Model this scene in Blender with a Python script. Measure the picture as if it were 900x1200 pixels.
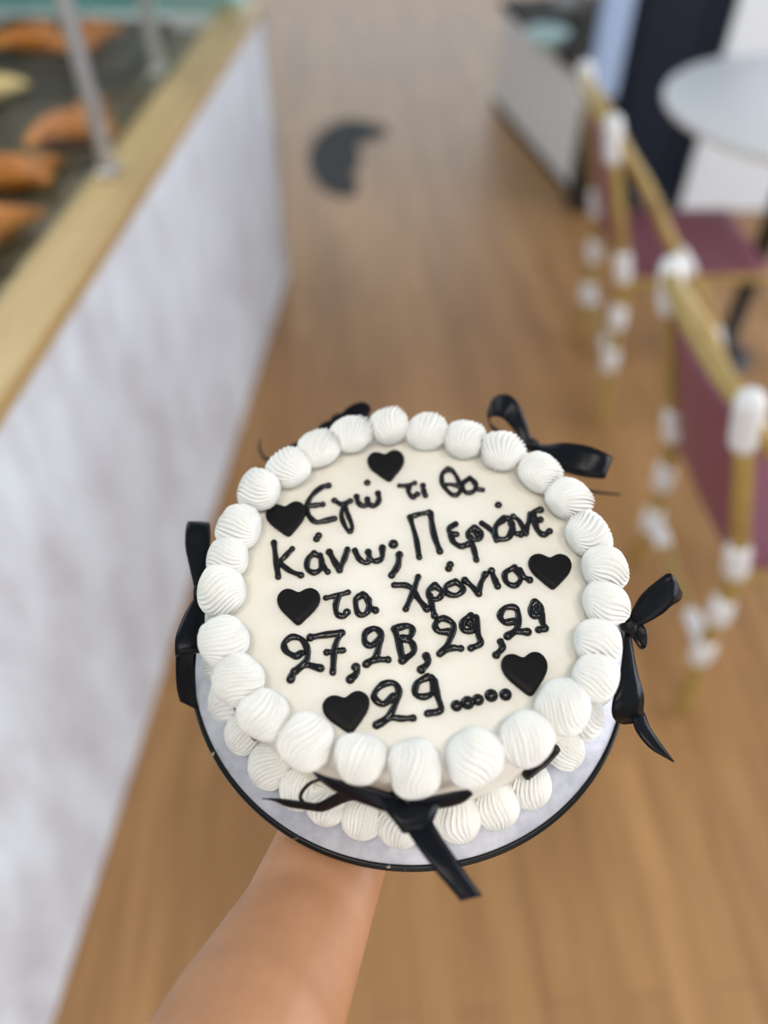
import bpy, bmesh, math, random
from mathutils import Vector, Matrix
random.seed(7)
S = bpy.context.scene
for o in list(bpy.data.objects): bpy.data.objects.remove(o)
COL = S.collection
R = math.radians

# ------------------------------------------------------------------ camera
PITCH = R(47.4); FPX = 900.0
CAM = Vector((0, 0, 1.42))
FW = Vector((0, math.cos(PITCH), -math.sin(PITCH)))
UP = Vector((0, math.sin(PITCH), math.cos(PITCH)))
RT = Vector((1, 0, 0))
cd = bpy.data.cameras.new('camera'); cam = bpy.data.objects.new('camera', cd); COL.objects.link(cam)
cam.location = CAM; cam.rotation_euler = (math.pi/2 - PITCH, 0, 0)
cd.sensor_fit = 'AUTO'; cd.sensor_width = 36.0; cd.lens = 36.0*FPX/1200.0
cd.clip_start = 0.02; cd.clip_end = 60
cd.dof.use_dof = True; cd.dof.focus_distance = 0.398; cd.dof.aperture_fstop = 2.0
S.camera = cam
# ------------------------------------------------------------------ light
S.view_settings.view_transform = 'Standard'; S.view_settings.look = 'None'
S.view_settings.gamma = 1; S.view_settings.use_curve_mapping = False
S.view_settings.exposure = 0.1
w = bpy.data.worlds.new('world'); S.world = w; w.use_nodes = True
bg = w.node_tree.nodes['Background']; bg.inputs[0].default_value = (0.80, 0.90, 1.0, 1); bg.inputs[1].default_value = 0.46
def area(name, loc, target, sx, sy, power, col):
    d = bpy.data.lights.new(name, 'AREA'); d.shape = 'RECTANGLE'; d.size = sx; d.size_y = sy
    d.energy = power; d.color = col
    o = bpy.data.objects.new(name, d); COL.objects.link(o); o.location = loc
    o.rotation_euler = (Vector(target)-Vector(loc)).to_track_quat('-Z', 'Y').to_euler()
    return o
area('shop_front_daylight', (0.6, 8.6, 2.0), (0, 1.0, 0.7), 4.5, 2.6, 90, (0.86, 0.93, 1.0))
area('side_window_daylight', (3.6, 0.9, 1.5), (0, 0.8, 0.75), 3.0, 2.2, 98, (0.97, 0.98, 1.0))
for lx, ly in ((-.35, -.35), (.55, -.25), (.1, -.7)): area('ceiling_lamp_light', (lx, ly, 2.7), (lx, ly, 0), 0.30, 0.30, 6.5, (1.0, 0.92, 0.80))
area('rear_floor_fill', (0.5, -1.5, 1.25), (0.05, 0.6, 0.0), 1.6, 1.6, 11, (1.0, 0.92, 0.80))  # warm fill added behind the camera to brighten the near floor; no door there
area('left_daylight', (-2.6, 2.6, 2.5), (0, 0.6, 0.8), 1.8, 1.6, 34, (0.62, 0.82, 1.0))

# ------------------------------------------------------------------ pixel -> point helpers (900 x 1200 frame)
def ray(u, v):
    return FW + RT*((u-450)/FPX) + UP*(-(v-600)/FPX)
def at_z(u, v, z):
    d = ray(u, v); return CAM + d*((z-CAM.z)/d.z)
def at_d(u, v, dep):
    return CAM + ray(u, v)*dep
# cake frame: fitted to the ring of piped shells and the board edge
N_ = Vector((0.0, -0.1482, 0)); N_.z = math.sqrt(1-N_.y**2)
EX = Vector((0, 1, 0)).cross(N_).normalized(); EY = N_.cross(EX)
HC = 0.062
TOPC = Vector((0.0143, 0.2485, 1.093)); BASE = TOPC - N_*HC
MC = Matrix(((EX.x, EY.x, N_.x, BASE.x), (EX.y, EY.y, N_.y, BASE.y), (EX.z, EY.z, N_.z, BASE.z), (0, 0, 0, 1)))
MCI = MC.inverted()
def L(u, v, h):                       # local cake coords on the plane h above the board
    d = MCI.to_3x3() @ ray(u, v); c = MCI @ CAM
    return c + d*((h-c.z)/d.z)

# ------------------------------------------------------------------ materials
def mat(name, col, rough=0.5, metal=0, spec=0.5, sss=0, coat=0):
    m = bpy.data.materials.new(name); m.use_nodes = True
    b = m.node_tree.nodes['Principled BSDF']
    b.inputs['Base Color'].default_value = (*col, 1); b.inputs['Roughness'].default_value = rough
    b.inputs['Metallic'].default_value = metal; b.inputs['Specular IOR Level'].default_value = spec
    if sss:
        b.inputs['Subsurface Weight'].default_value = sss
        b.inputs['Subsurface Radius'].default_value = (1, .6, .4); b.inputs['Subsurface Scale'].default_value = .004
    if coat: b.inputs['Coat Weight'].default_value = coat; b.inputs['Coat Roughness'].default_value = .15
    return m
def nodes(m): return m.node_tree.nodes, m.node_tree.links, m.node_tree.nodes['Principled BSDF']
def coords(m, scale=(1, 1, 1), rot=(0, 0, 0)):
    n, l, b = nodes(m)
    t = n.new('ShaderNodeTexCoord'); mp = n.new('ShaderNodeMapping')
    mp.inputs['Scale'].default_value = scale; mp.inputs['Rotation'].default_value = rot
    l.new(t.outputs['Object'], mp.inputs['Vector']); return mp.outputs['Vector']
def noise(m, vec, scale, detail=4, rough=.55):
    n, l, b = nodes(m); t = n.new('ShaderNodeTexNoise')
    t.inputs['Scale'].default_value = scale; t.inputs['Detail'].default_value = detail; t.inputs['Roughness'].default_value = rough
    l.new(vec, t.inputs['Vector']); return t.outputs['Fac']
def ramp(m, fac, stops):
    n, l, b = nodes(m); r = n.new('ShaderNodeValToRGB')
    while len(r.color_ramp.elements) < len(stops): r.color_ramp.elements.new(.5)
    for e, (p, c) in zip(r.color_ramp.elements, stops): e.position = p; e.color = (*c, 1)
    l.new(fac, r.inputs['Fac']); return r.outputs['Color']
def bump(m, fac, strength, dist):
    n, l, b = nodes(m); u = n.new('ShaderNodeBump'); u.inputs['Strength'].default_value = strength; u.inputs['Distance'].default_value = dist
    l.new(fac, u.inputs['Height']); l.new(u.outputs['Normal'], b.inputs['Normal'])
def tobase(m, c): m.node_tree.links.new(c, m.node_tree.nodes['Principled BSDF'].inputs['Base Color'])

M_shell = mat('whipped_cream_white', (.83, .825, .80), .55)
bump(M_shell, noise(M_shell, coords(M_shell), 900, 3), .25, .0006)
M_cream = mat('cream_icing', (.84, .78, .65), .5)
v_ = coords(M_cream); f_ = noise(M_cream, v_, 45, 5, .6)
tobase(M_cream, ramp(M_cream, noise(M_cream, v_, 14, 3), [(.35, (.82, .775, .68)), (.65, (.86, .825, .755))]))
bump(M_cream, f_, .5, .003)
M_gel = mat('black_piping_gel', (.003, .003, .004), .12, spec=.42)
M_fond = mat('black_fondant', (.006, .0055, .006), .5, spec=.16)
bump(M_fond, noise(M_fond, coords(M_fond), 350, 3), .2, .0006)
M_satin = mat('black_satin', (.003, .004, .007), .30, spec=.16)
bump(M_satin, noise(M_satin, coords(M_satin, (3, 1, 1)), 160, 2), .12, .001)
M_board = mat('silver_foil_card', (.55, .56, .64), .42, metal=.35)
vb = coords(M_board); fb = noise(M_board, vb, 120, 4)
tobase(M_board, ramp(M_board, fb, [(.3, (.42, .42, .48)), (.7, (.58, .58, .64))])); bump(M_board, fb, .3, .001)
M_rim = mat('black_edge', (.006, .006, .007), .3, spec=.2)
fr = noise(M_rim, coords(M_rim), 160, 5, .7)
tobase(M_rim, ramp(M_rim, fr, [(.66, (.006, .006, .007)), (.72, (.55, .5, .42))]))
M_skin = mat('tanned_skin', (.47, .235, .13), .5, sss=.12)
vs = coords(M_skin)
tobase(M_skin, ramp(M_skin, noise(M_skin, vs, 25, 4), [(.3, (.40, .185, .09)), (.7, (.48, .24, .125))]))
bump(M_skin, noise(M_skin, vs, 700, 3), .2, .0006)

M_floor = mat('oak_laminate', (.3, .18, .09), .45, spec=.35)
n, l, b = nodes(M_floor)
vf = coords(M_floor, (1, 1, 1), (0, 0, R(90)+R(-4.7)))
br = n.new('ShaderNodeTexBrick'); l.new(vf, br.inputs['Vector'])
br.inputs['Scale'].default_value = 1; br.inputs['Brick Width'].default_value = .62; br.inputs['Row Height'].default_value = .068
br.inputs['Mortar Size'].default_value = .0012; br.offset = .37; br.inputs['Bias'].default_value = 0
br.inputs['Color1'].default_value = (.40, .222, .092, 1); br.inputs['Color2'].default_value = (.305, .160, .064, 1); br.inputs['Mortar'].default_value = (.20, .105, .048, 1)
gr = noise(M_floor, coords(M_floor, (14, 1.1, 1), (0, 0, R(4.7))), 2.2, 6, .6)
mx = n.new('ShaderNodeMix'); mx.data_type = 'RGBA'; mx.blend_type = 'MULTIPLY'; mx.inputs[0].default_value = .8
l.new(br.outputs['Color'], mx.inputs[6]); l.new(ramp(M_floor, gr, [(.3, (.74, .68, .62)), (.7, (1.22, 1.2, 1.15))]), mx.inputs[7]); l.new(mx.outputs[2], b.inputs['Base Color'])

M_white = mat('whitewashed_boards', (.6, .6, .62), .55)
vw = coords(M_white, (1, 2.6, 1.1)); fw = noise(M_white, vw, 3.6, 7, .66)
tobase(M_white, ramp(M_white, fw, [(.30, (.47, .455, .49)), (.45, (.61, .63, .70)), (.58, (.69, .745, .82)), (.72, (.76, .84, .93))]))
M_ledge = mat('pale_oak', (.5, .36, .18), .4)
vl = coords(M_ledge, (10, .8, 4))
tobase(M_ledge, ramp(M_ledge, noise(M_ledge, vl, 4, 6), [(.3, (.36, .235, .10)), (.7, (.48, .335, .155))]))
M_deck = mat('dark_steel', (.055, .05, .042), .4, metal=.3)
M_steel = mat('brushed_steel', (.55, .55, .58), .35, metal=.8)
M_teal = mat('teal_frosted_glass', (.16, .36, .36), .25)
M_aqua = mat('aqua_glass_edge', (.35, .78, .80), .2)
M_glass = bpy.data.materials.new('clear_glass'); M_glass.use_nodes = True
n, l = M_glass.node_tree.nodes, M_glass.node_tree.links
n.clear(); out = n.new('ShaderNodeOutputMaterial'); tr = n.new('ShaderNodeBsdfTransparent'); gl = n.new('ShaderNodeBsdfGlossy'); ms = n.new('ShaderNodeMixShader'); fn = n.new('ShaderNodeLayerWeight'); pw = n.new('ShaderNodeMath'); ml = n.new('ShaderNodeMath')
tr.inputs[0].default_value = (.93, .97, .96, 1); gl.inputs['Roughness'].default_value = .02; fn.inputs[0].default_value = .5; pw.operation = 'POWER'; pw.inputs[1].default_value = 5; ml.operation = 'MULTIPLY_ADD'; ml.inputs[1].default_value = .5; ml.inputs[2].default_value = .03; l.new(fn.outputs['Facing'], pw.inputs[0]); l.new(pw.outputs[0], ml.inputs[0])
l.new(ml.outputs[0], ms.inputs[0]); l.new(tr.outputs[0], ms.inputs[1]); l.new(gl.outputs[0], ms.inputs[2]); l.new(ms.outputs[0], out.inputs[0])
M_pastry = mat('baked_pastry', (.5, .22, .06), .35)
vp = coords(M_pastry); tobase(M_pastry, ramp(M_pastry, noise(M_pastry, vp, 22, 4), [(.35, (.30, .075, .010)), (.65, (.70, .26, .030))]))
M_roll = mat('pale_pastry', (.62, .46, .22), .45)
M_tray = mat('black_tray', (.045, .038, .03), .45)
M_bamboo = mat('bamboo_tube', (.40, .27, .075), .38)
tobase(M_bamboo, ramp(M_bamboo, noise(M_bamboo, coords(M_bamboo), 14, 3), [(.3, (.33, .215, .06)), (.7, (.47, .33, .10))]))
M_bind = mat('white_wrap', (.80, .80, .82), .5)
M_weave = mat('burgundy_weave', (.3, .05, .08), .45)
n, l, b = nodes(M_weave); ck = n.new('ShaderNodeTexChecker'); ck.inputs['Scale'].default_value = 95
ck.inputs['Color1'].default_value = (.17, .022, .04, 1); ck.inputs['Color2'].default_value = (.29, .115, .165, 1)
l.new(coords(M_weave), ck.inputs['Vector']); l.new(ck.outputs['Color'], b.inputs['Base Color'])
M_tabletop = mat('white_laminate', (.74, .74, .75), .4)
M_black = mat('black_iron', (.012, .012, .014), .4)
M_navy = mat('navy_door_paint', (.009, .015, .030), .5, spec=.25)
M_wall = mat('white_plaster', (.82, .86, .92), .7)
bump(M_wall, noise(M_wall, coords(M_wall), 60, 4), .1, .003)
M_blue = mat('pale_blue_frame', (.42, .55, .80), .4)
M_cab = mat('off_white_panel', (.66, .62, .58), .5)
n, l, b = nodes(M_cab); wv = n.new('ShaderNodeTexWave'); wv.bands_direction = 'Y'; wv.inputs['Scale'].default_value = 3.2; wv.inputs['Distortion'].default_value = 0
l.new(coords(M_cab), wv.inputs['Vector']); l.new(ramp(M_cab, wv.outputs['Fac'], [(.04, (.62, .58, .54)), (.16, (.84, .79, .74))]), b.inputs['Base Color'])
M_cabtop = mat('dark_walnut', (.035, .026, .02), .75, spec=.12)
M_mint = mat('mint_glaze', (.60, .78, .75), .3)
M_decal = mat('grey_vinyl', (.05, .048, .046), .8, spec=.2)

# ------------------------------------------------------------------ mesh helpers
def obj(name, bm, m, parent=None, smooth=True, bevel=0, solid=0):
    bmesh.ops.recalc_face_normals(bm, faces=bm.faces[:])
    me = bpy.data.meshes.new(name); bm.to_mesh(me); bm.free(); me.materials.append(m)
    if smooth:
        for p in me.polygons: p.use_smooth = True
    o = bpy.data.objects.new(name, me); COL.objects.link(o)
    if parent: o.parent = parent
    if solid:
        s = o.modifiers.new('solid', 'SOLIDIFY'); s.thickness = solid; s.offset = 0
    if bevel:
        s = o.modifiers.new('bevel', 'BEVEL'); s.width = bevel; s.segments = 3; s.limit_method = 'ANGLE'
    return o
def tag(o, label=None, cat=None, group=None, kind=None):
    for k, v in (('label', label), ('category', cat), ('group', group), ('kind', kind)):
        if v: o[k] = v
    return o
def empty(name, label, cat, M=None, loc=None, rz=0, group=None):
    o = bpy.data.objects.new(name, None); COL.objects.link(o); o.empty_display_size = .05
    if M: o.matrix_world = M
    else: o.location = loc; o.rotation_euler.z = rz
    return tag(o, label, cat, group)
def NB(): return bmesh.new()
def box(bm, a, b):
    r = bmesh.ops.create_cube(bm, size=1)
    for v in r['verts']:
        v.co = Vector([a[i]+(v.co[i]+.5)*(b[i]-a[i]) for i in range(3)])
def catmull(pts, n):
    pts = [Vector(p) for p in pts]
    if len(pts) == 1: return pts
    if len(pts) == 2: return [pts[0].lerp(pts[1], i/n) for i in range(n+1)]
    P = [pts[0]*2-pts[1]] + pts + [pts[-1]*2-pts[-2]]
    out = []
    for i in range(1, len(P)-2):
        for k in range(n):
            t = k/n
            out.append(.5*((2*P[i])+(P[i+1]-P[i-1])*t+(2*P[i-1]-5*P[i]+4*P[i+1]-P[i+2])*t*t+(-P[i-1]+3*P[i]-3*P[i+1]+P[i+2])*t**3))
    out.append(pts[-1]); return out
def tube(bm, path, rad, seg=12, up=Vector((0, 0, 1)), flat=1.0, cap=True):
    """swept round tube with rounded ends; rad: number or list"""
    n = len(path)
    rs = rad if isinstance(rad, (list, tuple)) else [rad]*n
    tang = []
    for i in range(n):
        a = path[max(0, i-1)]; b = path[min(n-1, i+1)]; t = b-a
        tang.append(t.normalized() if t.length > 1e-9 else Vector((1, 0, 0)))
    rings = []
    def ring(c, t, r):
        u = up if abs(t.dot(up)) < .97 else Vector((1, 0, 0))
        s = t.cross(u).normalized(); q = s.cross(t).normalized()
        return [bm.verts.new(c + s*(math.cos(2*math.pi*k/seg)*r) + q*(math.sin(2*math.pi*k/seg)*r*flat)) for k in range(seg)]
    if cap:
        for k in (0.15, .6, .9):
            rings.append(ring(path[0]-tang[0]*rs[0]*math.cos(math.asin(k)), tang[0], rs[0]*k))
    for i in range(n): rings.append(ring(path[i], tang[i], rs[i]))
    if cap:
        for k in (.9, .6, .15):
            rings.append(ring(path[-1]+tang[-1]*rs[-1]*math.cos(math.asin(k)), tang[-1], rs[-1]*k))
    for a, b in zip(rings, rings[1:]):
        for k in range(seg): bm.faces.new((a[k], a[(k+1) % seg], b[(k+1) % seg], b[k]))
    bm.faces.new(rings[0]); bm.faces.new(rings[-1])
def lathe(bm, prof, seg=64, c=(0, 0, 0)):
    rings = []
    for r, z in prof:
        rings.append([bm.verts.new((c[0]+max(r, 1e-5)*math.cos(2*math.pi*k/seg), c[1]+max(r, 1e-5)*math.sin(2*math.pi*k/seg), c[2]+z)) for k in range(seg)])
    for a, b in zip(rings, rings[1:]):
        for k in range(seg): bm.faces.new((a[k], a[(k+1) % seg], b[(k+1) % seg], b[k]))
    bmesh.ops.remove_doubles(bm, verts=bm.verts[:], dist=1e-5)
def ball(bm, c, r, sc=(1, 1, 1), seg=20):
    r_ = bmesh.ops.create_uvsphere(bm, u_segments=seg, v_segments=seg//2, radius=r)
    for v in r_['verts']: v.co = Vector((v.co.x*sc[0], v.co.y*sc[1], v.co.z*sc[2])) + Vector(c)

# ================================================================== THE SETTING
bm = NB(); box(bm, (-3.2, -1.6, -.05), (4.2, 9.4, 0)); tag(obj('floor', bm, M_floor, smooth=False), kind='structure')
WY = 2.915
bm = NB(); box(bm, (1.16, WY, 0), (4.2, WY+.05, 2.7)); tag(obj('wall_right', bm, M_wall, smooth=False), kind='structure')
bm = NB(); box(bm, (-3.2, -1.6, 0), (-3.08, 9.4, 2.7)); tag(obj('wall_left', bm, M_wall, smooth=False), kind='structure')
bm = NB(); box(bm, (.72, WY-.02, .42), (.812, WY+.05, 2.7)); tag(obj('trim_1', bm, M_blue, smooth=False, bevel=.006), kind='structure')
bm = NB(); box(bm, (.812, WY+.02, 0), (1.16, WY+.05, 2.7))
for a, b_ in ((.12, .95), (1.1, 2.1)):
    for x0, x1, z0, z1 in ((.86, 1.11, a, a+.02), (.86, 1.11, b_, b_+.02), (.86, .88, a, b_+.02), (1.09, 1.11, a, b_+.02)):
        box(bm, (x0, WY+.010, z0), (x1, WY+.02, z1))
bm2 = NB(); box(bm2, (.72, WY-.02, 0), (.812, WY+.05, .42)); tag(obj('trim_2', bm2, M_cabtop, smooth=False, bevel=.004), kind='structure')
door = tag(obj('door_1', bm, M_navy, smooth=False), kind='structure')

# ------------------------------------------------------------------ display counter on the left
ANG = math.atan(.0815)
K0 = at_z(338, 322, 0); xo = K0.x - .0815*K0.y
CM = Matrix.Translation((xo, 0, 0)) @ Matrix.Rotation(-ANG, 4, 'Z')
CMI = CM.inverted()
YE = (CMI @ K0).y
counter = empty('display_counter', 'whitewashed bakery display counter with pale wood ledge and glass front', 'counter', CM)
ZL = .825
bm = NB(); box(bm, (-.05, -1.2, 0), (0, YE, ZL-.03)); box(bm, (-.80, YE-.05, 0), (0, YE, ZL-.03)); obj('front_panel', bm, M_white, counter, smooth=False, bevel=.004)
bm = NB(); box(bm, (-.095, -1.2, ZL-.03), (.006, YE+.004, ZL)); obj('ledge', bm, M_ledge, counter, smooth=False, bevel=.005)
bm = NB(); box(bm, (-.80, -1.2, ZL-.10), (-.09, YE-.02, ZL-.06)); box(bm, (-.098, -1.2, ZL-.10), (-.085, YE-.02, ZL-.005)); obj('display_deck', bm, M_deck, counter, smooth=False)
bm = NB(); box(bm, (-.84, -1.2, 0), (-.80, YE, 1.40)); obj('back_panel', bm, mat('case_back', (.30, .30, .29), .5), counter, smooth=False)
bm = NB(); box(bm, (-.52, .3, 1.04), (-.80, YE-.05, 1.052)); obj('glass_shelf', bm, M_glass, counter, smooth=False)
bm = NB(); box(bm, (-.084, -1.2, ZL), (-.079, YE-.02, 1.40)); obj('glass_front', bm, M_glass, counter, smooth=False)
bm = NB(); box(bm, (-.80, YE-.02, ZL-.06), (-.05, YE-.008, 1.40)); obj('glass_end', bm, M_teal, counter, smooth=False)
bm = NB(); box(bm, (-.075, YE-.03, ZL), (-.045, YE, 1.40)); obj('glass_edge', bm, M_aqua, counter, smooth=False)
def post(u, v, wd):
    p = CMI @ at_z(u, v, ZL)
    bm = NB(); box(bm, (p.x-.009, p.y-wd/2, ZL-.002), (p.x+.009, p.y+wd/2, 1.42)); box(bm, (p.x-.016, p.y-wd/2-.008, ZL), (p.x+.016, p.y+wd/2+.008, ZL+.01))
    obj('post', bm, M_steel, counter, smooth=False, bevel=.003)
cl = bpy.data.lights.new('display_case_fill', 'AREA'); cl.shape = 'RECTANGLE'; cl.size = .35; cl.size_y = 2.2; cl.energy = 8; cl.color = (1, .88, .70)  # added fill light that brightens the pastries; no lamp fitting is modelled
co = bpy.data.objects.new('display_case_fill', cl); COL.objects.link(co); co.parent = counter; co.location = (-.45, 1.1, 1.39)
post(128, 203, .034); post(186, 84, .05)
# trays and pastries inside the case
ZD = ZL-.06
def tray(lx, ly, sx, sy, label):
    p = CM @ Vector((lx, ly, ZD))
    e = empty('baking_tray', label, 'tray', loc=(p.x, p.y, ZD), rz=-ANG, group='trays in the display counter')
    bm = NB(); box(bm, (-sx/2, -sy/2, .0005), (sx/2, sy/2, .006)); obj('tray_base', bm, M_tray, e, smooth=False)
    bm = NB()
    for a, b_ in (((-sx/2, -sy/2), (sx/2, -sy/2+.006)), ((-sx/2, sy/2-.006), (sx/2, sy/2)), ((-sx/2, -sy/2+.006), (-sx/2+.006, sy/2-.006)), ((sx/2-.006, -sy/2+.006), (sx/2, sy/2-.006))):
        box(bm, (a[0], a[1], .004), (b_[0], b_[1], .02))
    obj('tray_rim', bm, M_tray, e, smooth=False)
tray(-.275, 1.30, .36, .38, 'black baking tray nearest the camera, heaped with golden croissants')
tray(-.35, 1.69, .40, .36, 'black baking tray in the middle of the glass case behind the steel post')
tray(-.47, 2.19, .46, .40, 'black baking tray at the far teal end of the glass case')
def croissant(nm, label, u, v, rz, L_=.15, r=.034, m=M_pastry, z0=.0065, tilt=0):
    p = at_z(u, v, ZD+z0+r*.8)
    bm = NB(); n_ = 56; path = []; rad = []
    for i in range(n_+1):
        t = i/n_*2-1
        path.append(Vector((t*L_/2, -.35*L_*t*t+.05, r*.8)))
        rr = r*(1-abs(t)**2.2*.72)
        k = (t*4.5) % 1.0
        rad.append(rr*(.86+.14*math.sin(math.pi*k)**.6))
    tube(bm, path, rad, 16, flat=.8)
    o = obj(nm, bm, m); o.location = (p.x, p.y, ZD+z0); o.rotation_euler = (0, tilt, rz)
    return tag(o, label, 'pastry', 'pastries in the display counter')
croissant('croissant', 'golden croissant at the front of the nearest tray, next to the wood ledge', 20, 272, R(70), .13, .036)
croissant('croissant', 'orange brown croissant lying across the nearest tray at left edge', 8, 216, R(15), .14, .040)
croissant('croissant', 'golden croissant on the far right corner of the nearest tray', 74, 200, R(95), .10, .030)
croissant('croissant', 'bright orange croissant close to the foot of the steel post', 84, 160, R(20), .16, .040)
croissant('croissant', 'small croissant just past the steel post, beside the ledge', 134, 124, R(110), .10, .028)
croissant('bread_roll', 'pale yellow bread roll at the left edge of the middle tray', 4, 110, R(60), .13, .036, M_roll)
croissant('croissant', 'brown croissant at the left of the far tray', 34, 52, R(-8), .19, .044)
croissant('croissant', 'dark baked croissant on the far tray beside the steel post', 122, 44, R(75), .15, .040)

# ------------------------------------------------------------------ low cabinet on the right
A = at_z(578, 122, 0); B = at_z(673, 237, 0); d = (A-B); ca = math.atan2(-d.x, d.y); ln = d.length
KM = Matrix.Translation(B) @ Matrix.Rotation(ca, 4, 'Z')
cab = empty('low_cabinet', 'low off-white panelled cabinet with dark wood top beside the aisle', 'cabinet', KM)
HB = .41
bm = NB(); box(bm, (0, 0, .0), (.5, ln, HB)); c_ = obj('cabinet_body', bm, M_cab, cab, smooth=False, bevel=.004)
bm = NB(); box(bm, (-.012, -.012, HB), (.5, ln+.012, HB+.03)); obj('cabinet_top', bm, M_cabtop, cab, smooth=False, bevel=.004)
bm = NB(); box(bm, (-.006, -.006, 0), (-.0005, ln, .03)); obj('plinth', bm, M_cabtop, cab, smooth=False)
p = at_z(640, 50, HB+.06)
bm = NB(); lathe(bm, [(.0, .0), (.04, 0), (.044, .008), (.068, .04), (.082, .07), (.077, .07), (.062, .04), (.036, .012), (0, .010)], 40)
o = obj('bowl', bm, M_mint); o.location = (p.x, p.y, HB+.031); tag(o, 'pale mint bowl standing on the dark cabinet top', 'bowl')
p = at_z(668, 2, HB+.06)
bm = NB(); lathe(bm, [(.0, .0), (.06, 0), (.062, .01), (.062, .12), (.04, .15), (.035, .18), (.03, .18), (.03, .15), (0, .14)], 40)
o = obj('jar', bm, mat('pale_ceramic', (.55, .52, .49), .4)); o.location = (p.x, p.y, HB+.031); tag(o, 'pale ceramic jar farther back on the dark cabinet top', 'jar')

# ------------------------------------------------------------------ floor decal
bm = NB()
c0 = at_z(400, 186, 0); v1 = []; v2 = []
outer = [(455, 150), (436, 144), (415, 139), (392, 143), (372, 158), (361, 180), (365, 205), (380, 224), (400, 232), (418, 228), (421, 212), (412, 205), (420, 196), (424, 184), (419, 172), (432, 164), (448, 162)]
vs_ = [bm.verts.new(at_z(u, v, .0005)) for u, v in outer]; f_ = bm.faces.new(vs_)
r_ = bmesh.ops.extrude_face_region(bm, geom=[f_])
for g in r_['geom']:
    if isinstance(g, bmesh.types.BMVert): g.co.z += .002
tag(obj('floor_sticker', bm, M_decal, smooth=False), 'dark grey crescent shaped sticker on the wood floor past the cake', 'sticker')

# ------------------------------------------------------------------ bistro chairs
HW = .165
def make_chair(label):
    root = empty('bistro_chair', label, 'chair', loc=(0, 0, 0), group='bamboo bistro chairs')
    def tb(name, pts, rad=.0145, n=8):
        bm = NB(); tube(bm, catmull(pts, n), rad, 14); return obj(name, bm, M_bamboo, root)
    def wrap(parent, a, b_, rad=.0205):
        a = Vector(a); b_ = Vector(b_); bm = NB(); k = 12
        path = [a.lerp(b_, i/k) for i in range(k+1)]
        tube(bm, path, [rad*(.93+.07*(i % 2)) for i in range(k+1)], 14); return obj('white_wrap', bm, M_bind, parent)
    for s in (1, -1):
        y = s*HW; yf = s*(HW+.025)
        P = [(0, y, .775), (.055, y, .60), (.106, y, .42), (.124, y, .20), (.13, yf, .0145)]
        po = tb('back_leg', P)
        wrap(po, (.0, y, .79), (.016, y, .72)); wrap(po, (.088, y, .49), (.102, y, .435)); wrap(po, (.112, y, .345), (.117, y, .30)); wrap(po, (.123, y, .215), (.1235, y, .17))
        ar = tb('arm', [(.0, y, .775), (.10, y+s*.012, .66), (.19, y+s*.012, .53), (.255, y+s*.004, .452)])
        wrap(ar, (.215, y+s*.010, .50), (.25, y+s*.005, .458))
        fl = tb('front_leg', [(.255, y, .452), (.36, y, .30), (.42, y, .15), (.445, yf, .0145)])
        wrap(fl, (.37, y, .28), (.395, y, .22)); wrap(fl, (.425, y, .13), (.433, y, .085))
        tb('seat_rail', [(.106, y, .42), (.45, y, .435)], .012)
    rl = tb('top_rail', [(0, -HW, .775), (-.012, -HW*.5, .782), (-.016, 0, .784), (-.012, HW*.5, .782), (0, HW, .775)])
    st = tb('stretcher', [(.124, -HW, .20), (.124, HW, .20)], .010)
    wrap(st, (.124, -HW+.03, .2), (.124, -HW+.075, .2), .016); wrap(st, (.124, HW-.03, .2), (.124, HW-.075, .2), .016)
    tb('stretcher', [(.405, -HW, .19), (.405, HW, .19)], .010)
    def panel(name, fn, nu=14, nv=14):
        bm = NB(); g = [[bm.verts.new(fn(i/nu, j/nv)) for j in range(nv+1)] for i in range(nu+1)]
        for i in range(nu):
            for j in range(nv): bm.faces.new((g[i][j], g[i+1][j], g[i+1][j+1], g[i][j+1]))
        return obj(name, bm, M_weave, root, solid=.006)
    def bfn(u, v):
        z = .735-.275*v; x = .018+.085*v-.018*math.sin(math.pi*u)
        return Vector((x, (u*2-1)*(HW-.012), z))
    panel('backrest', bfn)
    panel('seat', lambda u, v: Vector((.10+.355*v, (u*2-1)*(HW-.004)*1.03, .436-.012*math.sin(math.pi*u)*math.sin(math.pi*v)+.008*v)))
    return root
def children(o): return [c for c in bpy.data.objects if c.parent == o]
def copy_tree(o, parent=None):
    c = o.copy(); COL.objects.link(c); c.parent = parent
    for ch in children(o): copy_tree(ch, c)
    return c
ch = make_chair('bamboo bistro chair tucked under the round white table, burgundy seat in view')
ch2 = copy_tree(ch); ch2['label'] = 'nearest bamboo bistro chair at right edge, burgundy woven backrest facing the aisle'
ch.location = (.478, 1.845, 0)
ch2.location = (.462, .937, 0); ch2.rotation_euler.z = R(3)

# ------------------------------------------------------------------ round table
tc = Vector((1.04, 1.96, 0))
tb_ = empty('round_table', 'small round white cafe table with black pedestal at upper right', 'table', loc=tc)
bm = NB(); lathe(bm, [(0, .705), (.345, .705), (.358, .712), (.36, .72), (.358, .728), (.352, .732), (0, .732)], 80); obj('tabletop', bm, M_tabletop, tb_)
bm = NB(); lathe(bm, [(0, .704), (.12, .704), (.12, .695), (.028, .68), (.026, .05), (.05, .03), (0, .03)], 32); obj('pedestal', bm, M_black, tb_)
bm = NB(); lathe(bm, [(0, .03), (.06, .028), (.09, .012), (.095, .0), (0, 0)], 48); obj('table_base', bm, M_black, tb_)

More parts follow.
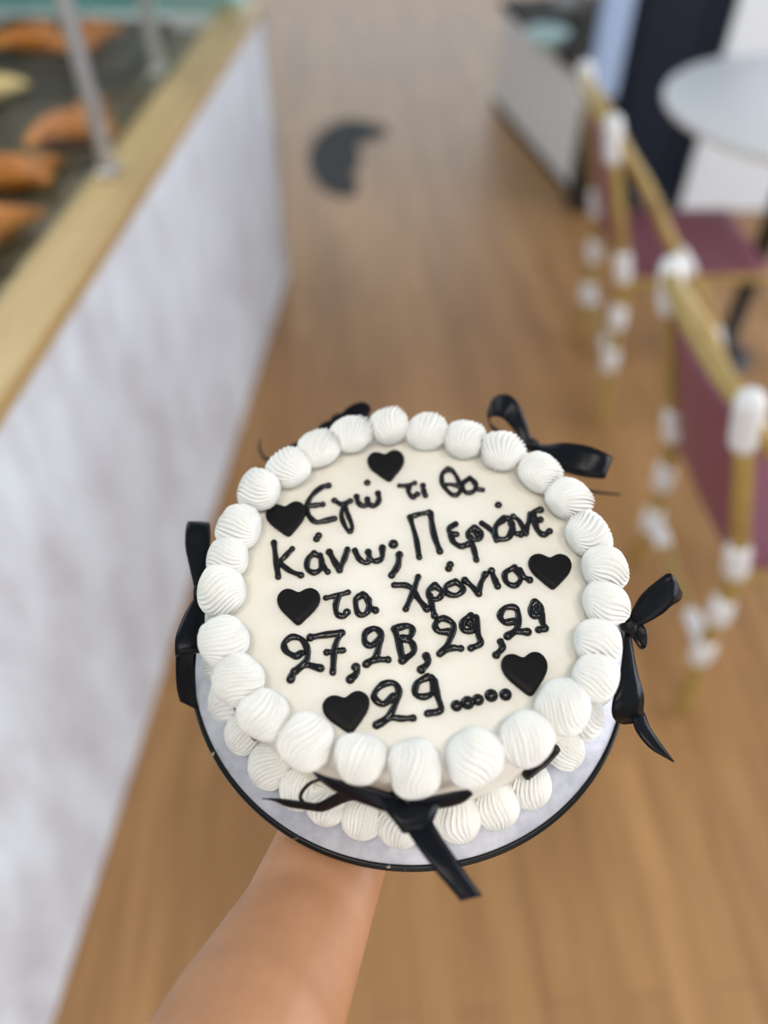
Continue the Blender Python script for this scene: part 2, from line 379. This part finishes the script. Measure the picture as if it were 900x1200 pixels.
# ================================================================== BOARD, CAKE, ARM
BR = .1300
board = empty('cake_board', 'round silver cake board with black rim under the white cake', 'board', MC @ Matrix.Translation((0, 0, -.0045)))
bm = NB(); lathe(bm, [(0, 0), (BR-.003, 0), (BR-.002, .0022), (BR-.0028, .0044), (0, .0044)], 160); obj('board_disc', bm, M_board, board)
bm = NB(); lathe(bm, [(BR-.0025, -.0003), (BR, .0004), (BR+.0004, .0022), (BR, .0042), (BR-.0018, .0047), (BR-.0024, .0045)], 200); obj('black_rim', bm, M_rim, board)

cake = empty('birthday_cake', 'round white cream cake with black Greek icing message, hearts and ribbon bows', 'cake', MC)
RC = .1045
bm = NB(); lathe(bm, [(0, .0002), (RC-.001, .0002), (RC, .002), (RC+.0006, .03), (RC, HC-.006), (RC-.0015, HC-.002), (RC-.005, HC), (RC*.7, HC+.0002), (RC*.35, HC), (0, HC)], 160)
obj('cake_body', bm, M_cream, cake)

# piped shells ------------------------------------------------------
def shell_mesh(ax, ay, az, twist, seed, nr=24, tail=.05):
    rnd = random.Random(seed); bm = NB(); nt = 40; npk = nr*6
    rings = []
    ph0 = rnd.random()*6.28; d0 = rnd.random()*6.28; d1 = rnd.random()*6.28; wob = [rnd.uniform(-.035, .035) for _ in range(nr)]
    for i in range(nt+1):
        th = math.pi*(.012 + .976*i/nt); st = math.sin(th); ct = math.cos(th)
        ring = []
        for k in range(npk):
            ph = 2*math.pi*k/npk
            q = (k/6.0) % 1.0
            rid = abs(math.sin(math.pi*q))**1.0
            idx = int(k/6) % nr
            amp = .23*min(1, st*1.6)
            rr = 1 - amp*(1-rid) + wob[idx]*st
            rr *= 1 + .012*math.sin(9*th+idx*1.7)
            p2 = ph + twist*ct + .10*math.sin(3*th+ph0)
            # outer pole (+x) pulled to a soft point
            x = ct*ax*(1+tail*max(0, ct)**4); s = st**.85*rr
            y = math.cos(p2)*s*ay; z = math.sin(p2)*s*az
            z -= .25*az*max(0, ct)**2
            k_ = 1+.10*math.sin(x/ax*2.1+d0)+.08*math.sin(y/ay*2.7+d1); y *= k_; z *= 1+.10*math.sin(x/ax*1.8+y/ay*1.5+d1)
            ring.append(bm.verts.new((x, y, z)))
        rings.append(ring)
    for a, b_ in zip(rings, rings[1:]):
        for k in range(npk): bm.faces.new((a[k], a[(k+1) % npk], b_[(k+1) % npk], b_[k]))
    bm.faces.new(rings[0]); bm.faces.new(rings[-1])
    bmesh.ops.recalc_face_normals(bm, faces=bm.faces[:])
    me = bpy.data.meshes.new('cream_shell'); bm.to_mesh(me); bm.free(); me.materials.append(M_shell)
    for p in me.polygons: p.use_smooth = True
    return me
SH = [shell_mesh(.0118, .0135, .0108, tw, i) for i, tw in enumerate((.45, .8, .15, .6, -.35, 1.0, .3))]
SHL = [shell_mesh(.0118, .0122, .0112, tw, 10+i, 26, .05) for i, tw in enumerate((.1, -.3, .45, .25))]
top = [(455,497,1),(500,503,1),(543,512,1),(590,528,1.05),(635,553,1.02),(667,583,1.05),(690,624,1.05),(710,663,1.02),(712,706,.95),(702,750,1.02),(698,793,.88),(660,828,1.12),(617,864,1.05),(558,885,1.16),(488,899,1.1),(423,888,1.0),(360,868,1.1),(308,835,1.03),(278,795,1.05),(262,750,1.06),(259,692,1.05),(266,654,.86),(278,618,1.02),(302,574,.98),(340,546,1.02),(374,523,1.0),(412,507,1)]
for i, (u, v, s) in enumerate(top):
    p = L(u, v, HC+.0095)
    o = bpy.data.objects.new('cream_shell', SH[(i*3) % 7]); COL.objects.link(o); o.parent = cake
    a = math.atan2(p.y, p.x)
    o.location = (p.x, p.y, HC+.0088); s = (1+(s-1)*.6)*(.97 if p.y < -.02 else 1.02)
    o.rotation_euler = (random.uniform(-.2, .2), R(10)+random.uniform(-.1, .15), a+random.uniform(-.22, .22)+.12)
    o.scale = (s*random.uniform(.97, 1.06), s, s*random.uniform(.97, 1.06))
low = [(247,832),(270,872),(309,906),(347,930),(383,948),(424,962),(468,978),(503,975),(540,966),(587,955),(631,933),(677,893),(706,853),(730,812),(738,770)]
angs = []
for (u, v) in low:
    p = L(u, v, .011); angs.append(math.atan2(p.y, p.x))
angs = sorted(angs)
gap0, gap1 = angs[-1], angs[0]+2*math.pi       # carry the ring on around the far side
k = round((gap1-gap0)/.215)
angs += [gap0+(gap1-gap0)*i/k for i in range(1, k)]
for i, a in enumerate(angs):
    o = bpy.data.objects.new('cream_shell', SHL[(i*3) % 4]); COL.objects.link(o); o.parent = cake
    s = random.uniform(.88, 1.04)
    o.location = (math.cos(a)*.1105, math.sin(a)*.1105, .0122)
    o.rotation_euler = (random.uniform(-.2, .2), R(28)+random.uniform(-.12, .12), a+random.uniform(-.2, .2)); o.scale = (s, s, s)

# icing writing --------------------------------------------------------
def letter(strokes, dots=(), r=.0019, name='icing_letter'):
    bm = NB()
    for st in strokes:
        w_ = 1.0
        if isinstance(st[0], (int, float)): w_, st = st[0], st[1:]
        path = catmull([L(u, v, HC+.0009) for u, v in st], 7)
        n_ = len(path); ph = random.random()*6
        rad = []
        for i in range(n_):
            e = min(i, n_-1-i)/max(1, (n_-1)/2)
            rad.append(r*w_*(.86+.10*math.sin(i*.55+ph)+.20*max(0, 1-e*3.2)))
        tube(bm, path, rad, 12, flat=.85)
    for d_ in dots:
        u, v = d_[:2]; s = d_[2] if len(d_) > 2 else 1
        ball(bm, L(u, v, HC+.0008), r*1.12*s, (1, 1, .75), 16)
    return obj(name, bm, M_gel, cake)
LET = [
 ([[(385,569),(377,571),(366,580),(360,592),(362,604),(370,611.6),(380,610.5),(392,607.6)], [(362,593),(370,592),(378,591)]], []),
 ([[(392,586.5),(401,591),(410.6,587)], [.85,(405,590),(400,602),(404,616),(410,623),(412.5,616),(407,601),(404,591)]], []),
 ([[(418,582),(420,589),(426,593),(431,590),(430.5,585)], [(431,589),(435,592),(440,592),(444,586),(443,578)]], [(430.4,565.6)]),
 ([[.85,(468,569),(477,569),(486,566)], [.95,(479,570),(479,577),(484,582.5),(489,579)]], []),
 ([[(495.7,569),(496.5,575),(498.5,580.5)]], []),
 ([[.9,(525,549.5),(518,556),(519.5,569),(531,580),(539,576),(538,565),(531.5,553),(525,549.5)], [.8,(520,568.5),(528,567.5),(538,570)]], []),
 ([[.9,(550.5,560),(542,567.5),(546,577),(555,575.5),(557.5,567),(550.5,560)], [.9,(556,566),(559,572.5),(565.5,574)]], []),
 ([[(321,636),(323.5,657),(326,676)], [.95,(342.5,643),(334,652),(326.5,659.5)], [.95,(328,660),(340,669),(352.5,674)]], []),
 ([[(368,648.5),(361,655),(360,666),(368,671),(376,666),(376,654),(368,648.5)], [(375,651),(378.5,663),(384,670)]], [(371,631.5,1),(373.4,627.6,1)]),
 ([[1.1,(386,647),(392,658),(398,668)], [1.05,(398,667),(403,656),(407,644)]], []),
 ([[(416,645),(421,655),(429,659.5),(433,654.5),(431.6,647)], [(433,655),(440,657.5),(447.5,654),(448,642)]], []),
 ([[1.15,(468,650),(466,663),(459,674)]], [(461,637.6,1.35)]),
 ([[.95,(480.5,606),(487.5,630.7),(491.3,653)], [.95,(480.5,606),(491,602.5),(503,600.5)], [1.1,(504.5,601.5),(508.5,626),(515.5,646)]], []),
 ([[(534,614),(526.5,619),(528,625),(535,626)], [1.05,(528.5,627),(531.5,635),(540,640),(548.5,637.7)]], []),
 ([[(556,618.5),(548.5,624),(552,631.5),(561,631.5),(564,624),(556,618.5)], [(551,629.5),(555,642),(558.3,656)], [.8,(556,623),(559,627)]], []),
 ([[.95,(564.5,613),(573,619),(580,627),(582,633)], []][:1], []),
 ([[1.1,(591,607.5),(581,617),(582,630.5),(595,630.5),(600,619),(597,608.5),(591,607.5)], [1.05,(599.5,614),(603,624),(610,626)]], [(584,591.7,1.05)]),
 ([[.9,(601.5,605),(609,611),(616,625)], [.95,(616,625),(619,613),(621.7,602.7)]], []),
 ([[1.05,(633,597.5),(625.5,600),(627,607.5),(633,609)], [1.1,(626.5,610),(630,621),(637,626.5),(644,622.5)]], []),
 ([[.9,(382,700.5),(394,698),(408,694)], [(396.5,699),(393.5,709.5),(395,719.5),(403,722),(406.5,717.5)]], []),
 ([[(425,696.5),(417,703),(419,717.5),(426,720.5),(432,714),(431,702),(425,696.5)], [(431.4,703),(434,711.5),(440,715)]], []),
 ([[(462,685.5),(476,686),(484,691),(490,701),(500,713.5)], [(490,676),(484,693.7),(475.5,713.5)]], []),
 ([[(509.7,686),(502,692.5),(505,701),(513.5,701.5),(518,694),(509.7,686)], [(504,698),(506.5,710),(509.3,721.5)]], []),
 ([[(534,681.5),(523,687),(524,695),(535,697.5),(543,690),(534,681.5)]], [(525.8,666),(527.6,661.5)]),
 ([[(544.7,680),(553,687),(561,695.5)], [(561,695),(563,685),(568.5,673)]], []),
 ([[1.05,(576,669),(579,677),(583.3,687)]], []),
 ([[(603,665),(592,671.5),(594,682.5),(604,686),(610.5,677),(603,665)], [(609,668),(613.5,675.5),(620.5,679.5)]], []),
]
DIG = [
 ([[1.05,(353,765.5),(346,768.7),(335.5,763),(333,754),(342,746.5),(354,749.7),(360.3,762),(358.5,775),(345,786.5),(340.6,796)], [1.05,(345,787),(358.5,779.5),(375.4,783)]], []),
 ([[1.1,(364,747),(377.5,744.5),(400.5,741.5)], [(399.5,742),(392.5,758),(390,788)], [.9,(383,764.4),(392,763),(402,762)]], []),
 ([[1.15,(417,782),(418,788.5),(410.5,796)]], []),
 ([[1.05,(445,749.7),(434.5,756.5),(427.5,752),(428.5,741.5),(439,736.5),(446.5,743.5),(443,762),(439,771),(429.5,778)], [1.05,(430,777),(441,773),(454.6,773)]], []),
 ([[1.05,(466,735.5),(478,733.3),(483.5,738),(480,746.5),(470.4,748)], [1.1,(462.5,737),(468,756),(471.5,774)], [1.05,(472.5,749),(482.5,753),(484.5,764),(471.5,774)]], []),
 ([[1.1,(499.5,768.7),(501.5,776.5),(493.7,784.5)]], []),
 ([[1.05,(525.4,740.5),(514,739.5),(510,731.7),(519,724.5),(531,731),(529.6,743),(523,758),(515.5,766)], [1.05,(518,764.4),(528.6,759.5),(540,759.8)]], []),
 ([[1.05,(551.8,721.5),(542.5,728.6),(543.5,738.5),(553.5,738.5),(558.5,730.7),(551.8,721.5)], [1.05,(557.5,724),(560.5,743),(563,754),(552,759.5)], [.8,(549,731),(552,733)]], []),
 ([[1.1,(586.6,752),(588.7,759),(581.5,767.5)]], []),
 ([[1.05,(602.4,728),(591.5,729),(586,721.5),(592,712.3),(604,712.3),(607.5,722),(605.5,737),(595,745.4)], [1.1,(595,745.4),(604.5,740.5),(618,740.5)]], []),
 ([[1.1,(626.7,706),(622,713.8),(626,722),(633,719.5),(633.5,710.5),(626.7,706)], [1.1,(634,719),(636.3,730.7),(639,736.5),(631.5,738)], [1.1,(627.5,711),(628,717)]], []),
 ([[1.05,(461,816.5),(448,825),(438.2,815.5),(447,803),(461.5,800.5),(467.5,811),(462,828),(455,839.5),(441.5,849.5)], [1.0,(445,848),(458,841.5),(471,842),(484,841.5)]], []),
 ([[1.05,(501,793.5),(489,800.5),(486.8,813),(497,816.5),(506.8,811),(507,795),(501,793.5)], [1.05,(509,798),(512.7,815),(516.5,832),(501,836)]], []),
]
for st, dt in LET: letter(st, dt)
for st, dt in DIG: letter(st, dt, name='icing_numeral' if len(st) > 1 else 'icing_comma')
for d_ in ((535,827,1.4),(548,823.5,1.65),(560,820,1.45),(575.6,815,1.6),(592.5,814,1.5)): letter([], [d_], name='icing_dot')

# fondant hearts -------------------------------------------------------
def heart_bm(w_, h_, t_):
    bm = NB(); n_ = 72; rings = []
    pts = []
    for i in range(n_):
        a = 2*math.pi*i/n_
        x = 16*math.sin(a)**3; y = 13*math.cos(a)-5*math.cos(2*a)-2*math.cos(3*a)-math.cos(4*a)
        pts.append((x, y))
    per = [0]
    for i in range(n_): per.append(per[-1]+math.dist(pts[i], pts[(i+1) % n_]))
    res = []
    for k in range(n_):
        t = per[-1]*k/n_; i = max(j for j in range(n_) if per[j] <= t); f = (t-per[i])/(per[i+1]-per[i]); p, q = pts[i], pts[(i+1) % n_]
        res.append((p[0]+(q[0]-p[0])*f, p[1]+(q[1]-p[1])*f))
    pts = res
    for _ in range(20):
        pts = [((pts[i-1][0]+2*pts[i][0]+pts[(i+1) % n_][0])/4, (pts[i-1][1]+2*pts[i][1]+pts[(i+1) % n_][1])/4) for i in range(n_)]
    x1 = max(p[0] for p in pts); y0 = min(p[1] for p in pts); y1 = max(p[1] for p in pts)
    pts = [(x/(2*x1)*w_, ((y-y0)/(y1-y0)-.5)*h_) for x, y in pts]
    for k, z in ((.96, 0), (1.0, t_*.25), (1.0, t_*.6), (.965, t_*.88), (.90, t_*1.0), (.5, t_*1.02)):
        rings.append([bm.verts.new((x*k, y*k, z)) for x, y in pts])
    for a, b_ in zip(rings, rings[1:]):
        for k in range(n_): bm.faces.new((a[k], a[(k+1) % n_], b_[(k+1) % n_], b_[k]))
    bm.faces.new(rings[0]); bm.faces.new(rings[-1]); return bm
for notch, tip, wpx in (((451,532),(456.5,562),44), ((334,593),(338,626.4),48), ((350,693.7),(349,730.6),51), ((644,653),(648.5,688.5),51), ((404,817),(411,858),56), ((613,770),(622.5,814),55)):
    a = L(*notch, HC+.003); b_ = L(*tip, HC+.003); c_ = a.lerp(b_, .44)
    m_ = a.lerp(b_, .5); wl = (L((notch[0]+tip[0])/2+wpx/2, (notch[1]+tip[1])/2, HC+.003)-L((notch[0]+tip[0])/2-wpx/2, (notch[1]+tip[1])/2, HC+.003)).length
    hl = (b_-a).length
    o = obj('fondant_heart', heart_bm(wl, hl*1.14, .0036), M_fond, cake)
    d_ = (a-b_); o.location = (c_.x, c_.y, HC+.0002); o.rotation_euler.z = math.atan2(d_.y, d_.x)-math.pi/2
# hearts pressed on the side of the cake
for (u, v, h, sc) in ((634, 898, .024, 1.0), (698, 836, .026, .8), (284, 852, .023, 1.0), (241, 785, .028, .9)):
    p = L(u, v, h); a = math.atan2(p.y, p.x)
    o = obj('fondant_heart', heart_bm(.024*sc, .024*sc, .004), M_fond, cake)
    o.matrix_local = Matrix.Translation((math.cos(a)*(RC+.0003), math.sin(a)*(RC+.0003), h)) @ Matrix.Rotation(a+math.pi/2, 4, 'Z') @ Matrix.Rotation(math.pi/2, 4, 'X')

# ribbon bows ----------------------------------------------------------
DH = 0.0
def strip(name, parent, e1, e2, crown=.0006, n_=8, th=.00055):
    """ribbon between two edges given as (u, v, height over the board)"""
    A_ = catmull([L(p[0], p[1], p[2]+DH) for p in e1], n_); B_ = catmull([L(p[0], p[1], p[2]+DH) for p in e2], n_)
    assert len(A_) == len(B_)
    bm = NB(); rows = []
    for a, b_ in zip(A_, B_):
        rows.append([bm.verts.new(a.lerp(b_, k/4) + Vector((0, 0, crown*math.sin(math.pi*k/4)))) for k in range(5)])
    for r0, r1 in zip(rows, rows[1:]):
        for k in range(4): bm.faces.new((r0[k], r0[k+1], r1[k+1], r1[k]))
    return obj(name, bm, M_satin, parent, solid=th)
def knot(u, v, h, sx, sy, sz, rz):
    bm = NB(); r_ = bmesh.ops.create_uvsphere(bm, u_segments=32, v_segments=16, radius=1)
    for q in r_['verts']:
        k = 1+.07*math.sin(q.co.x*9)+.05*math.sin(q.co.y*5)
        q.co = Vector((q.co.x*sx*k, q.co.y*sy*k, q.co.z*sz*k))
    bm.transform(Matrix.Translation(L(u, v, h)) @ Matrix.Rotation(rz, 4, 'Z'))
    return obj('ribbon_bow', bm, M_satin, cake)
# bow on the left
k = knot(233, 695, .046, .0035, .0050, .0045, 0)
strip('ribbon_loop', k, [(229,695,.046),(222,665,.049),(217,640,.052),(218,617,.054),(222,613,.050),(222,640,.042),(229,692,.042)], [(236,693,.046),(241,668,.047),(246,642,.048),(246,618,.050),(244,614,.046),(243,640,.040),(236,690,.041)])
strip('ribbon_loop', k, [(230,697,.047),(216,720,.050),(206,745,.052),(205,764,.050),(207,767,.045),(214,740,.040),(230,700,.041)], [(236,697,.046),(240,715,.047),(239,740,.047),(236,760,.046),(235,763,.041),(237,738,.038),(236,700,.040)])
strip('ribbon_tail', k, [(207,757,.042),(206,780,.034),(207,805,.024),(211,822,.016)], [(231,757,.041),(229,785,.030),(230,810,.018),(231,832,.009)])
# bow at the far right corner
k = knot(622, 521, .045, .005, .004, .0045, 0)
strip('ribbon_loop', k, [(624,523,.046),(618,498,.052),(608,474,.060),(596,463,.062),(582,464,.058),(574,474,.050),(574,495,.044),(612,522,.042)], [(612,524,.046),(605,508,.050),(595,496,.054),(588,490,.056),(578,488,.052),(574,492,.046),(578,504,.040),(612,526,.040)])
strip('ribbon_loop', k, [(624,519,.046),(640,521,.050),(662,519,.056),(690,523,.060),(712,532,.058),(717,537,.052),(700,533,.046),(630,523,.042)], [(622,529,.046),(640,545,.048),(660,553,.050),(685,559,.052),(705,561,.050),(708,560,.045),(695,556,.040),(630,533,.040)])
strip('ribbon_tail', k, [(620,522,.043),(636,545,.038),(660,565,.030),(680,572,.026),(702,576,.020),(727,579,.016)], [(617,524,.042),(634,548,.037),(660,568,.029),(680,575,.025),(702,578.5,.019),(727,580.5,.0155)])
# bow on the right
k = knot(736, 734, .046, .0045, .0055, .0050, .4)
strip('ribbon_loop', k, [(737,722,.047),(750,699,.054),(769,681,.062),(786,672,.066),(797,690,.058),(798,697,.050),(776,706,.046),(744,730,.044)], [(745,735,.045),(760,729,.049),(778,718,.053),(789,707,.056),(797,702,.052),(796,704,.046),(774,718,.042),(745,738,.042)])
strip('ribbon_loop', k, [(741,729,.045),(752,731,.047),(758,741,.046),(757,758,.041),(750,756,.038),(740,738,.042)], [(738,741,.043),(745,748,.043),(750,754,.042),(752,761,.038),(748,758,.036),(738,743,.040)])
strip('ribbon_tail', k, [(732,742,.046),(727,785,.046),(718,822,.044),(718,840,.036),(728,848,.028),(742,848,.026)], [(739,744,.045),(746,782,.044),(754,812,.042),(754,832,.034),(755,840,.027),(756,839,.024)])
strip('ribbon_tail', k, [(740,840,.030),(746,858,.026),(763,878,.024),(789,893,.022)], [(755,834,.029),(762,852,.025),(775,872,.023),(790,892.5,.022)])
# bow at the front
DH = .010
k = knot(474, 942, .056, .0100, .0065, .0060, -.15)
strip('ribbon_loop', k, [(366,904,.054),(385,911,.056),(430,921,.055),(480,934,.050)], [(374,914,.050),(398,930,.050),(440,947,.049),(476,958,.046)])
strip('ribbon_loop', k, [(378,911,.052),(361,917,.046),(351,930,.038),(353,940,.034),(372,941,.036),(400,928,.042),(430,932,.046),(470,944,.046)], [(379,914,.051),(365,919,.045),(355,930,.036),(356,938,.032),(376,951,.030),(412,938,.036),(440,944,.042),(470,952,.043)])
strip('ribbon_tail', k, [(307,936,.036),(330,936,.038),(352,939,.037),(372,942,.036)], [(322,938,.034),(336,945,.034),(354,948,.032),(374,951,.031)])
strip('ribbon_loop', k, [(480,936,.052),(505,933,.054),(530,928,.055),(549,926,.053),(554,930,.049)], [(482,953,.046),(508,948,.047),(528,945,.047),(543,940,.047),(553,932,.048)])
strip('ribbon_loop', k, [(446,936,.052),(452,950,.054),(464,966,.054),(472,976,.050),(474,972,.044)], [(516,940,.049),(512,952,.050),(506,966,.049),(500,976,.046),(498,974,.042)])
strip('ribbon_tail', k, [(470,962,.048),(484,985,.050),(508,1018,.050),(540,1056,.046)], [(504,958,.046),(520,985,.047),(540,1014,.047),(565,1050,.044)])
DH = 0.0
# bow on the far left, mostly behind the piping
k = knot(396, 492, .046, .005, .004, .0045, .5)
strip('ribbon_loop', k, [(396,489,.048),(408,477,.054),(424,471,.058),(434,477,.054),(430,484,.046),(398,494,.043)], [(398,498,.044),(410,494,.046),(424,490,.046),(430,488,.044),(428,492,.040),(400,500,.040)])
strip('ribbon_loop', k, [(394,491,.048),(384,493,.050),(374,499,.050),(372,506,.046)], [(398,500,.044),(388,505,.044),(380,510,.044),(376,512,.042)])
strip('ribbon_tail', k, [(372,506,.042),(340,522,.030),(316,537,.022),(306,528,.020),(305,516,.020)], [(374,510,.040),(344,526,.028),(315,540,.0205),(303.5,529,.019),(303.5,516,.0195)])

# ------------------------------------------------------------------ arm and hand (one continuous body)
def capsule(bm, a, b_, r0, r1, n_=14, seg=22, flat=1.0, up=Vector((0, 0, 1))):
    path = [a.lerp(b_, i/n_) for i in range(n_+1)]
    tube(bm, path, [r0+(r1-r0)*i/n_ for i in range(n_+1)], seg, up=up, flat=flat)
def W(x, y, h): return MC @ Vector((x, y, h))
bm = NB()
wr = at_d(397, 975, .437); mid = at_d(354, 1085, .395); el = at_d(298, 1200, .345)
el2 = el + (el-mid).normalized()*.14
nb = N_
capsule(bm, wr, mid, .0315, .0345, flat=.84, up=nb); capsule(bm, mid, el, .0345, .0400, flat=.9, up=nb); capsule(bm, el, el2, .0400, .043, flat=.95, up=nb)
pal = W(.012, -.012, -.024)                      # palm under the board
capsule(bm, wr, W(-.004, -.06, -.026), .0315, .030, flat=.72, up=nb)
for kx in (-.026, -.008, .012, .030):
    capsule(bm, W(-.010+kx*.5, -.07, -.025), W(.002+kx, -.008, -.0195), .020, .0135)
fing = [(-.028, 118, (.044, .027, .021)), (-.007, 98, (.050, .031, .023)), (.013, 82, (.046, .029, .022)), (.032, 62, (.037, .022, .019))]
for kx, ang, ls in fing:
    p = W(.002+kx, -.010, -.0185); h = -.0185; r = .0095
    q = Vector((.002+kx, -.010))
    for i, l_ in enumerate(ls):
        q2 = q + Vector((math.cos(R(ang)), math.sin(R(ang))))*l_
        h2 = (-.0165, -.0145, -.0130)[i]
        capsule(bm, W(q.x, q.y, h), W(q2.x, q2.y, h2), r, r-.0009, 6, 14); q, h, r = q2, h2, r-.0009
# thumb leaves the side of the palm
t0, t1, t2, t3 = W(.012, -.075, -.028), W(.046, -.055, -.024), W(.068, -.037, -.0175), W(.082, -.020, -.0145)
capsule(bm, t0, t1, .017, .0135, 6, 14); capsule(bm, t1, t2, .0125, .0108, 6, 14); capsule(bm, t2, t3, .0108, .0090, 6, 14)
me = bpy.data.meshes.new('person'); bmesh.ops.recalc_face_normals(bm, faces=bm.faces[:]); bm.to_mesh(me); bm.free(); me.materials.append(M_skin)
arm = bpy.data.objects.new('person', me); COL.objects.link(arm)
rm = arm.modifiers.new('remesh', 'REMESH'); rm.mode = 'VOXEL'; rm.voxel_size = .0022; rm.use_smooth_shade = True
sm = arm.modifiers.new('smooth', 'SMOOTH'); sm.factor = .6; sm.iterations = 10
tag(arm, 'bare tanned forearm and open hand holding the cake board from below', 'person')
